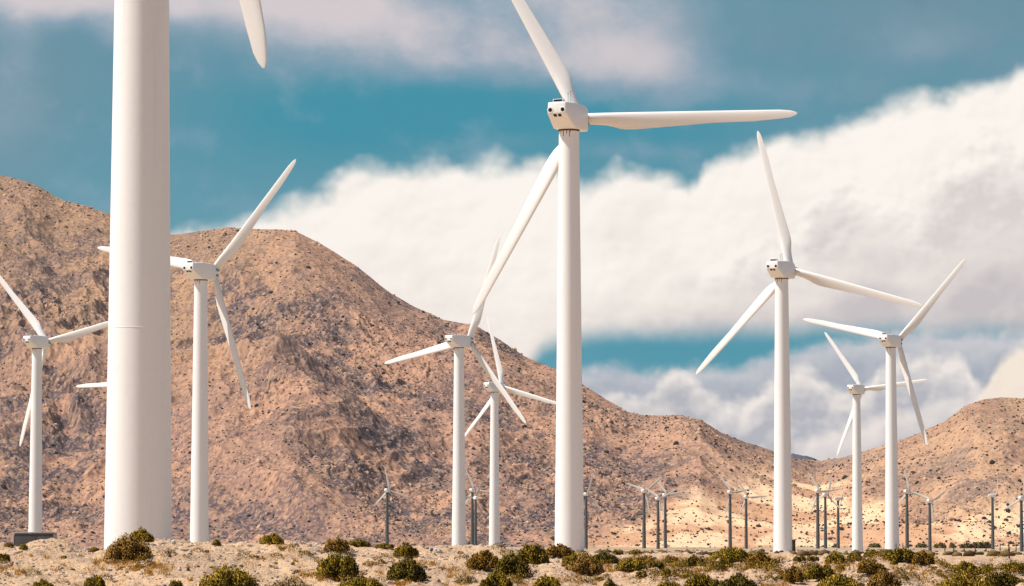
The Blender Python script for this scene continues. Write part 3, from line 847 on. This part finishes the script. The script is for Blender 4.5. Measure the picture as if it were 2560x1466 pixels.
# ------------------------------------------------------------------ rocks
def rock(X, Yb, w, h, mat, lab):
    x, y, z = hit(X, Yb); s = y / F
    q = np.random.RandomState(int(X)); v = IV2 * (1 + .0 * IV2)
    d = 1 + .28 * perlin(v[:, 0] * 1.3 + X, v[:, 1] * 1.3 + v[:, 2] * 1.7, 3)[:, None] + .1 * q.randn(len(v), 1) * .6
    v = v * d * np.array([w * s / 2, w * s / 2 * .8, h * s * .62]); v[:, 2] += h * s * .3
    o = link('boulder', mesh_np('boulder', v, IF2, mat, False)); o.location = (x, y, z); o.rotation_euler = (0, 0, q.rand() * .6)
    tag(o, lab, 'boulder', 'stones standing out on the rise')
for a in ((1094,1382,22,13,M_pale_stone,'pale boulder on the crest just left of the narrow white towers'),
          (1079,1379,9,9,M_dark_stone,'dark stone beside the pale boulder on the crest'),
          (433,1361,13,11,M_pale_stone,'pale stone on the crest right of the huge tower'),
          (470,1432,9,12,M_dark_stone,'dark upright stone on the slope above the large olive bush'),
          (732,1413,10,8,M_dark_stone,'dark stone on the bare slope left of the large green bush'),
          (742,1432,16,8,M_dark_stone,'flat dark stone lowest on the bare slope left of the large green bush'),
          (424,1393,10,8,M_dark_stone,'dark stone right of the brown rounded bush shadow'),
          (181,1428,14,7,M_dark_stone,'flat dark stone on the left slope under the cabinet'),
          (774,1368,14,9,M_stone,'brown stone on the crest left of the brown domed bush'),
          (792,1366,12,9,M_pale_stone,'pale stone on the crest left of the brown domed bush'),
          (2383,1424,15,9,M_dark_stone,'dark stone left of the dark green bush in the right hollow'),
          (1930,1420,12,8,M_dark_stone,'dark stone below the second largest tower'),
          (2322,1418,10,10,M_pale_stone,'pale stone right of the ochre bush on the mound'),
          (2340,1424,8,7,M_dark_stone,'dark little stone right of the ochre bush on the mound'),
          (108,1357,10,6,M_pale_stone,'pale stone on the crest in front of the grey cabinet'),
          (1202,1384,10,7,M_pale_stone,'pale stone between the narrow white tower feet')): rock(*a)

n = 34000
yy = rs.uniform(91, 127, n); xx = rs.uniform(-.155, .155, n) * yy
den = fbm(xx / 2.3, yy / 3.5, 66, 3); k = rs.rand(n) < np.clip(.50 + .9 * den, .06, 1); xx, yy = xx[k], yy[k]
S = .016 + .024 * rs.rand(len(xx)) + .07 * rs.rand(len(xx)) ** 9.0
P = np.stack([xx, yy, ground(xx, yy) + S * .25], -1)
tag(link('gravel', scatter_blobs(P, S, 'gravel', M_stone, .65, .28, smooth=False)), 'loose stones and gravel strewn over the sandy rise', 'gravel', kind='stuff')

# dry grass: patches of short golden blades
def grass():
    cen = []
    for X, Y, w, h, m in ((262,1400,40,16,10),(320,1420,110,16,26),(390,1430,60,18,14),(30,1432,50,14,8),(790,1436,60,22,16),(720,1372,30,8,6),
        (1010,1462,60,10,10),(1310,1458,80,14,12),(940,1425,26,14,6),(1090,1412,60,18,8),(1150,1435,50,16,8),(1560,1418,110,12,16),(1500,1432,60,12,8),
        (1760,1436,90,18,14),(1870,1430,120,20,16),(2030,1430,90,16,14),(2130,1424,80,18,14),(2260,1440,60,24,8),(1950,1470,60,14,8),(230,1470,60,14,10),
        (2330,1440,60,26,8),(1660,1404,100,8,10),(1960,1398,60,6,6),(2300,1396,70,6,6),(690,1366,40,6,4),(1420,1452,90,22,14),(2440,1446,60,14,6)):
        for _ in range(m): cen.append((X + rnd.gauss(0, w * .4), Y + rnd.gauss(0, h * .4)))
    for _ in range(130): cen.append((rnd.uniform(0, 2560), rnd.uniform(1385, 1466)))
    Vs = []; 
    for X, Y in cen:
        x, y, z = hit(X, Y)
        if y > 135: continue
        m = rnd.randint(14, 34); r = rnd.uniform(.06, .22)
        a = rs.rand(m) * 6.283; rr_ = r * rs.rand(m) ** .6
        bx = x + rr_ * np.cos(a); by = y + rr_ * np.sin(a) * 1.3; bz = ground(bx, by)
        L = rs.uniform(.05, .15, m); ln = rs.randn(m, 2) * .5
        tip = np.stack([bx + L * ln[:, 0], by + L * ln[:, 1], bz + L], -1)
        w = .012; t = rs.rand(m) * 3.14
        o = np.stack([np.cos(t) * w, np.sin(t) * w, t * 0], -1); B = np.stack([bx, by, bz - .01], -1)
        Vs.append(np.stack([B - o, B + o, tip], 1).reshape(-1, 3))
    V = np.concatenate(Vs); Fq = np.arange(len(V)).reshape(-1, 3)
    tag(link('dry_grass', mesh_np('dry_grass', V, Fq, M_straw, False)), 'golden dry grass growing in patches between the stones', 'grass', kind='stuff')
grass()

# ------------------------------------------------------------------ world: sky and clouds by direction
EXPO = 0.15
SUN_EL, SUN_AZ = 54, -97.5        # azimuth from +Y, clockwise positive
def world():
    w = bpy.data.worlds.new('World'); bpy.context.scene.world = w; w.use_nodes = True
    t = w.node_tree; N.tree = t; bg = t.nodes['Background']; ST = .08; bg.inputs['Strength'].default_value = ST
    sky = t.nodes.new('ShaderNodeTexSky'); sky.sky_type = 'NISHITA'; sky.sun_disc = False
    sky.sun_elevation = R(SUN_EL); sky.sun_rotation = R(SUN_AZ); sky.dust_density = 1.0
    tc = t.nodes.new('ShaderNodeTexCoord'); x, y, z = sep(N(tc.outputs['Generated']))
    az = N.math('ARCTAN2', x, y); el = N.math('ARCSINE', z)
    u = az * 9.0 + 1.28; v = el * 9.0                          # photo thousands of pixels
    P = nvec(u, v, .37)
    def blob(X, Y, sx, sy):
        a = (u - X / 1000) / (sx / 1000); b = (v - (HY - Y) / 1000) / (sy / 1000)
        return N.math('EXPONENT', (a * a + b * b) * -1)
    def curve(pts, lo, hi):
        n = t.nodes.new('ShaderNodeFloatCurve'); c = n.mapping.curves[0]
        q = [((X / 1000 - lo) / (hi - lo), (HY - Y) / 1400) for X, Y in pts]
        c.points[0].location = q[0]; c.points[-1].location = q[-1]
        for p in q[1:-1]: c.points.new(*p)
        for p in c.points: p.handle_type = 'AUTO'
        n.mapping.update()
        t.links.new(((u - lo) / (hi - lo)).s, n.inputs['Value']); return N(n.outputs[0]) * 1.4
    n_big = nnoise(P, 2.2, 3, .5) - .5
    n_a = nnoise(P, 7, 6, .5) - .5
    n_s = nnoise(P, 6, 3, .5) - .5
    def field(seed, sc):
        q = nvec(u + n_s * .05, v * 1.2 + n_s * .04, seed)
        q2 = nvec(u + n_s * .05 - .012, v * 1.2 + n_s * .04 + .016, seed)
        a = nvor(q, sc, 'SMOOTH_F1', 2, .5); b = nvor(q2, sc, 'SMOOTH_F1', 2, .5)
        return a, b
    n_f = nnoise(P, 26, 4, .55) - .5
    n_m = nnoise(nvec(u + n_big * .1, v * 1.3, 2.2), 4.2, 4, .45) - .5
    fA = field(.2, 8.0); fB = field(.8, 13.0)
    off = (0, 1400)
    def layer(pts, fld, amp, edge, D, lit, shade, emb=.9, namp=.05, sm=.9):
        topc = curve(pts, -1.5, 4.0)
        vo, vs = fld
        d = topc - v + (.45 - vo) * amp + n_a * namp + n_f * .022
        m = nsm(-edge * .45, edge * .55, d)
        sh = nsm(-.01, D, d + n_big * D * .7 + n_s * D * .6 + n_m * D * sm) - (vs - vo) * emb
        return m, nmix(sh, lit, shade)
    LIT = lin(249,240,231)
    m0, c0 = layer([(-1500,900),(0,660),(430,580),(645,523),(705,503),(805,460),(876,420),(950,408),(1010,400),(1210,391),(1340,396),(1400,420),(1450,438),(1510,425),(1610,408),(1690,412),
                 (1722,440),(1765,390),(1870,356),(2010,322),(2095,308),(2150,286),(2215,255),(2370,228),(2500,195),(2560,172),(2800,120),(4000,500)],
                 fA, .050, .070, .80, lin(255,247,238), lin(226,215,208), .6, .06, .45)
    m1, c1 = layer([(-1500,1900),(1500,1500),(1640,1000),(1720,760),(1800,600),(1880,560),(1980,540),(2050,455),(2120,420),(2190,465),(2250,455),(2330,400),(2420,330),(2500,300),(2560,290),(4000,600)],
                 fB, .06, .06, .21, lin(255,247,238), lin(217,207,203), 1.0, .04)
    m2, c2 = layer([(-1500,1900),(1150,1400),(1250,960),(1330,830),(1420,770),(1600,745),(1760,700),(1900,690),(2020,640),(2110,600),(2180,545),(2240,570),(2310,640),(2380,600),(2450,545),(2560,560),(4000,700)],
                 fA, .075, .10, .17, lin(238,228,220), lin(196,189,192), .9, .05)
    bc = nmix(m2 * .85, nmix(m1 * .9, c0, c1), c2)
    # flat base of the bank
    bot = curve([(-1500,1500),(1150,1500),(1250,1080),(1320,930),(1400,858),(1500,836),(1700,838),(2000,842),(2300,838),(2560,836),(4000,900)], -1.5, 4.0)
    m0 = m0 * nsm(-.030, .045, v - bot + n_a * .05 + n_big * .035 + n_f * .015)
    m3, c3 = layer([(-1500,1900),(1200,1400),(1330,960),(1420,922),(1560,915),(1750,912),(1880,898),(1980,868),(2070,845),(2200,830),(2560,832),(4000,900)],
                 fB, .03, .05, .10, lin(200,200,205), lin(166,172,184), .8, .045)
    m4, c4 = layer([(-1500,1900),(1350,1300),(1450,1020),(1510,972),(1590,985),(1650,940),(1690,915),(1740,955),(1850,985),(1930,925),(1990,900),(2060,935),(2130,970),(2200,905),(2300,880),(2400,895),(2450,960),(2560,960),(4000,1000)],
                 fB, .035, .05, .10, lin(240,231,224), lin(180,180,188), .9, .07)
    m5, c5 = layer([(-1500,1900),(1450,1300),(1500,1030),(1600,1020),(1750,1040),(1850,1120),(1960,1120),(2030,1090),(2100,1050),(2160,1060),(2260,1010),(2400,990),(2560,1000),(4000,1100)],
                 fA, .035, .05, .13, lin(240,230,222), lin(190,188,194), .9, .07)
    m6, c6 = layer([(-1500,1900),(2330,1400),(2430,1010),(2470,930),(2500,868),(2540,848),(2600,840),(4000,900)],
                 fA, .05, .035, .5, lin(248,233,216), lin(226,212,204), .8, .04)
    # clear teal sky with thin lilac veils
    base = nmix(nsm(.45, 1.30, v), lin(84,154,172), lin(92,142,160))
    deep = blob(800,310,430,150) * .8 + blob(1600,330,330,120) * .8 + blob(1150,260,400,110) * .7 + blob(1700,880,400,60) * .6
    base = nmix(N.math('MINIMUM', deep * (.7 + .6 * nnoise(P, 5.5, 6, .55)), 1.0), base, lin(48,140,162))
    base = nmix(N.math('MINIMUM', blob(2350,40,420,110) * .5 + blob(40,330,130,240) * .45 + blob(200,200,260,160) * .25, 1.0), base, lin(112,142,156))
    wn = nnoise(nvec(u + n_big * .25, v * 1.35, .9), 2.4, 8, .56); wm = nnoise(nvec(u, v * 1.2, 3.9), 6.5, 7, .55)
    wf = (wn - .5) * 1.5 + (wm - .5) * .9
    cov = blob(130,-10,330,85) * 1.0 + blob(700,20,330,110) * .95 + blob(1080,90,340,90) * .8 + blob(1540,50,190,140) * .72 + blob(1650,150,180,90) * .6 + blob(1330,160,260,60) * .5 \
         + blob(2330,120,160,60) * .36 + blob(30,170,90,130) * .4 + blob(285,100,45,40) * .4 + blob(1000,-10,600,60) * .45 + blob(1950,230,330,60) * .38 + blob(2150,60,420,120) * .2 + blob(1620,380,200,35) * .45 + blob(800,200,500,60) * .22 + blob(1250,350,250,30) * .25 + blob(60,330,160,160) * .3
    base = nmix(nsm(.50, .72, wm) * nsm(.5, .8, v) * .32, base, lin(140,166,184))
    vm = nsm(.12, .95, cov + wf * nsm(.02, .4, cov) * .75)
    vm2 = nsm(.62, 1.35, cov + wf * .9)
    vc = nmix(vm2, lin(146,165,182), lin(218,206,208))
    clear = nmix(vm * .9, base, vc)
    clear = nmix(nsm(.5, .75, wm) * blob(2200,90,520,200) * .55, clear, lin(74,122,140))
    col = clear
    for m, c in ((m3, c3), (m0, bc), (m4, c4), (m5, c5), (m6, c6)): col = nmix(m, col, c)
    bg2 = t.nodes.new('ShaderNodeBackground'); t.links.new(col.s, bg2.inputs['Color']); bg2.inputs['Strength'].default_value = .93
    t.links.new(sky.outputs[0], bg.inputs['Color'])
    f = nsm(.25, .45, z) + nsm(.40, .75, N.math('ABSOLUTE', az)) + nsm(.0, -.05, z)
    mx = t.nodes.new('ShaderNodeMixShader'); t.links.new(N.math('MINIMUM', f, 1.0).s, mx.inputs[0])
    t.links.new(bg2.outputs[0], mx.inputs[1]); t.links.new(bg.outputs[0], mx.inputs[2])
    t.links.new(mx.outputs[0], t.nodes['World Output'].inputs['Surface'])
    w.cycles.sampling_method = 'MANUAL'; w.cycles.sample_map_resolution = 512
world()
sl = bpy.data.lights.new('sun', 'SUN'); sl.energy = 5.0; sl.angle = R(.53); sl.color = (1, .925, .835)
so = bpy.data.objects.new('sun', sl); C.objects.link(so)
d = Vector((math.sin(R(SUN_AZ)) * math.cos(R(SUN_EL)), math.cos(R(SUN_AZ)) * math.cos(R(SUN_EL)), math.sin(R(SUN_EL))))
so.rotation_euler = d.to_track_quat('Z', 'Y').to_euler(); so.location = (-60, -20, 80)

# ------------------------------------------------------------------ air
def haze(density):
    mb = MB().box((0, 2250, 200), (11600, 4900, 418)); o = mb.build('haze', bpy.data.materials.new('thin_air_haze'), smooth=False)
    m = o.data.materials[0]; m.use_nodes = True; t = m.node_tree; t.nodes.remove(t.nodes['Principled BSDF'])
    p = t.nodes.new('ShaderNodeVolumePrincipled'); p.inputs['Density'].default_value = density
    p.inputs['Color'].default_value = (.80,.86,.95,1); p.inputs['Anisotropy'].default_value = .1
    t.links.new(p.outputs[0], t.nodes['Material Output'].inputs['Volume']); tag(o, 'thin pale air haze over the desert', 'haze', kind='stuff')
HAZE = 2.5e-5
if HAZE: haze(HAZE)

# ------------------------------------------------------------------ camera, render settings
cam = bpy.data.cameras.new('camera'); co = bpy.data.objects.new('camera', cam); C.objects.link(co)
cam.sensor_width = 36; cam.lens = 36 * F / 2560; cam.clip_start = .5; cam.clip_end = 30000
co.location = (0, 0, 0); co.rotation_euler = (math.pi / 2 + PITCH, 0, 0)
S_ = bpy.context.scene; S_.camera = co
S_.cycles.max_bounces = 4; S_.cycles.diffuse_bounces = 2; S_.cycles.glossy_bounces = 2; S_.cycles.volume_bounces = 0
S_.view_settings.view_transform = 'Standard'; S_.view_settings.look = 'None'; S_.view_settings.exposure = EXPO; S_.view_settings.gamma = 1
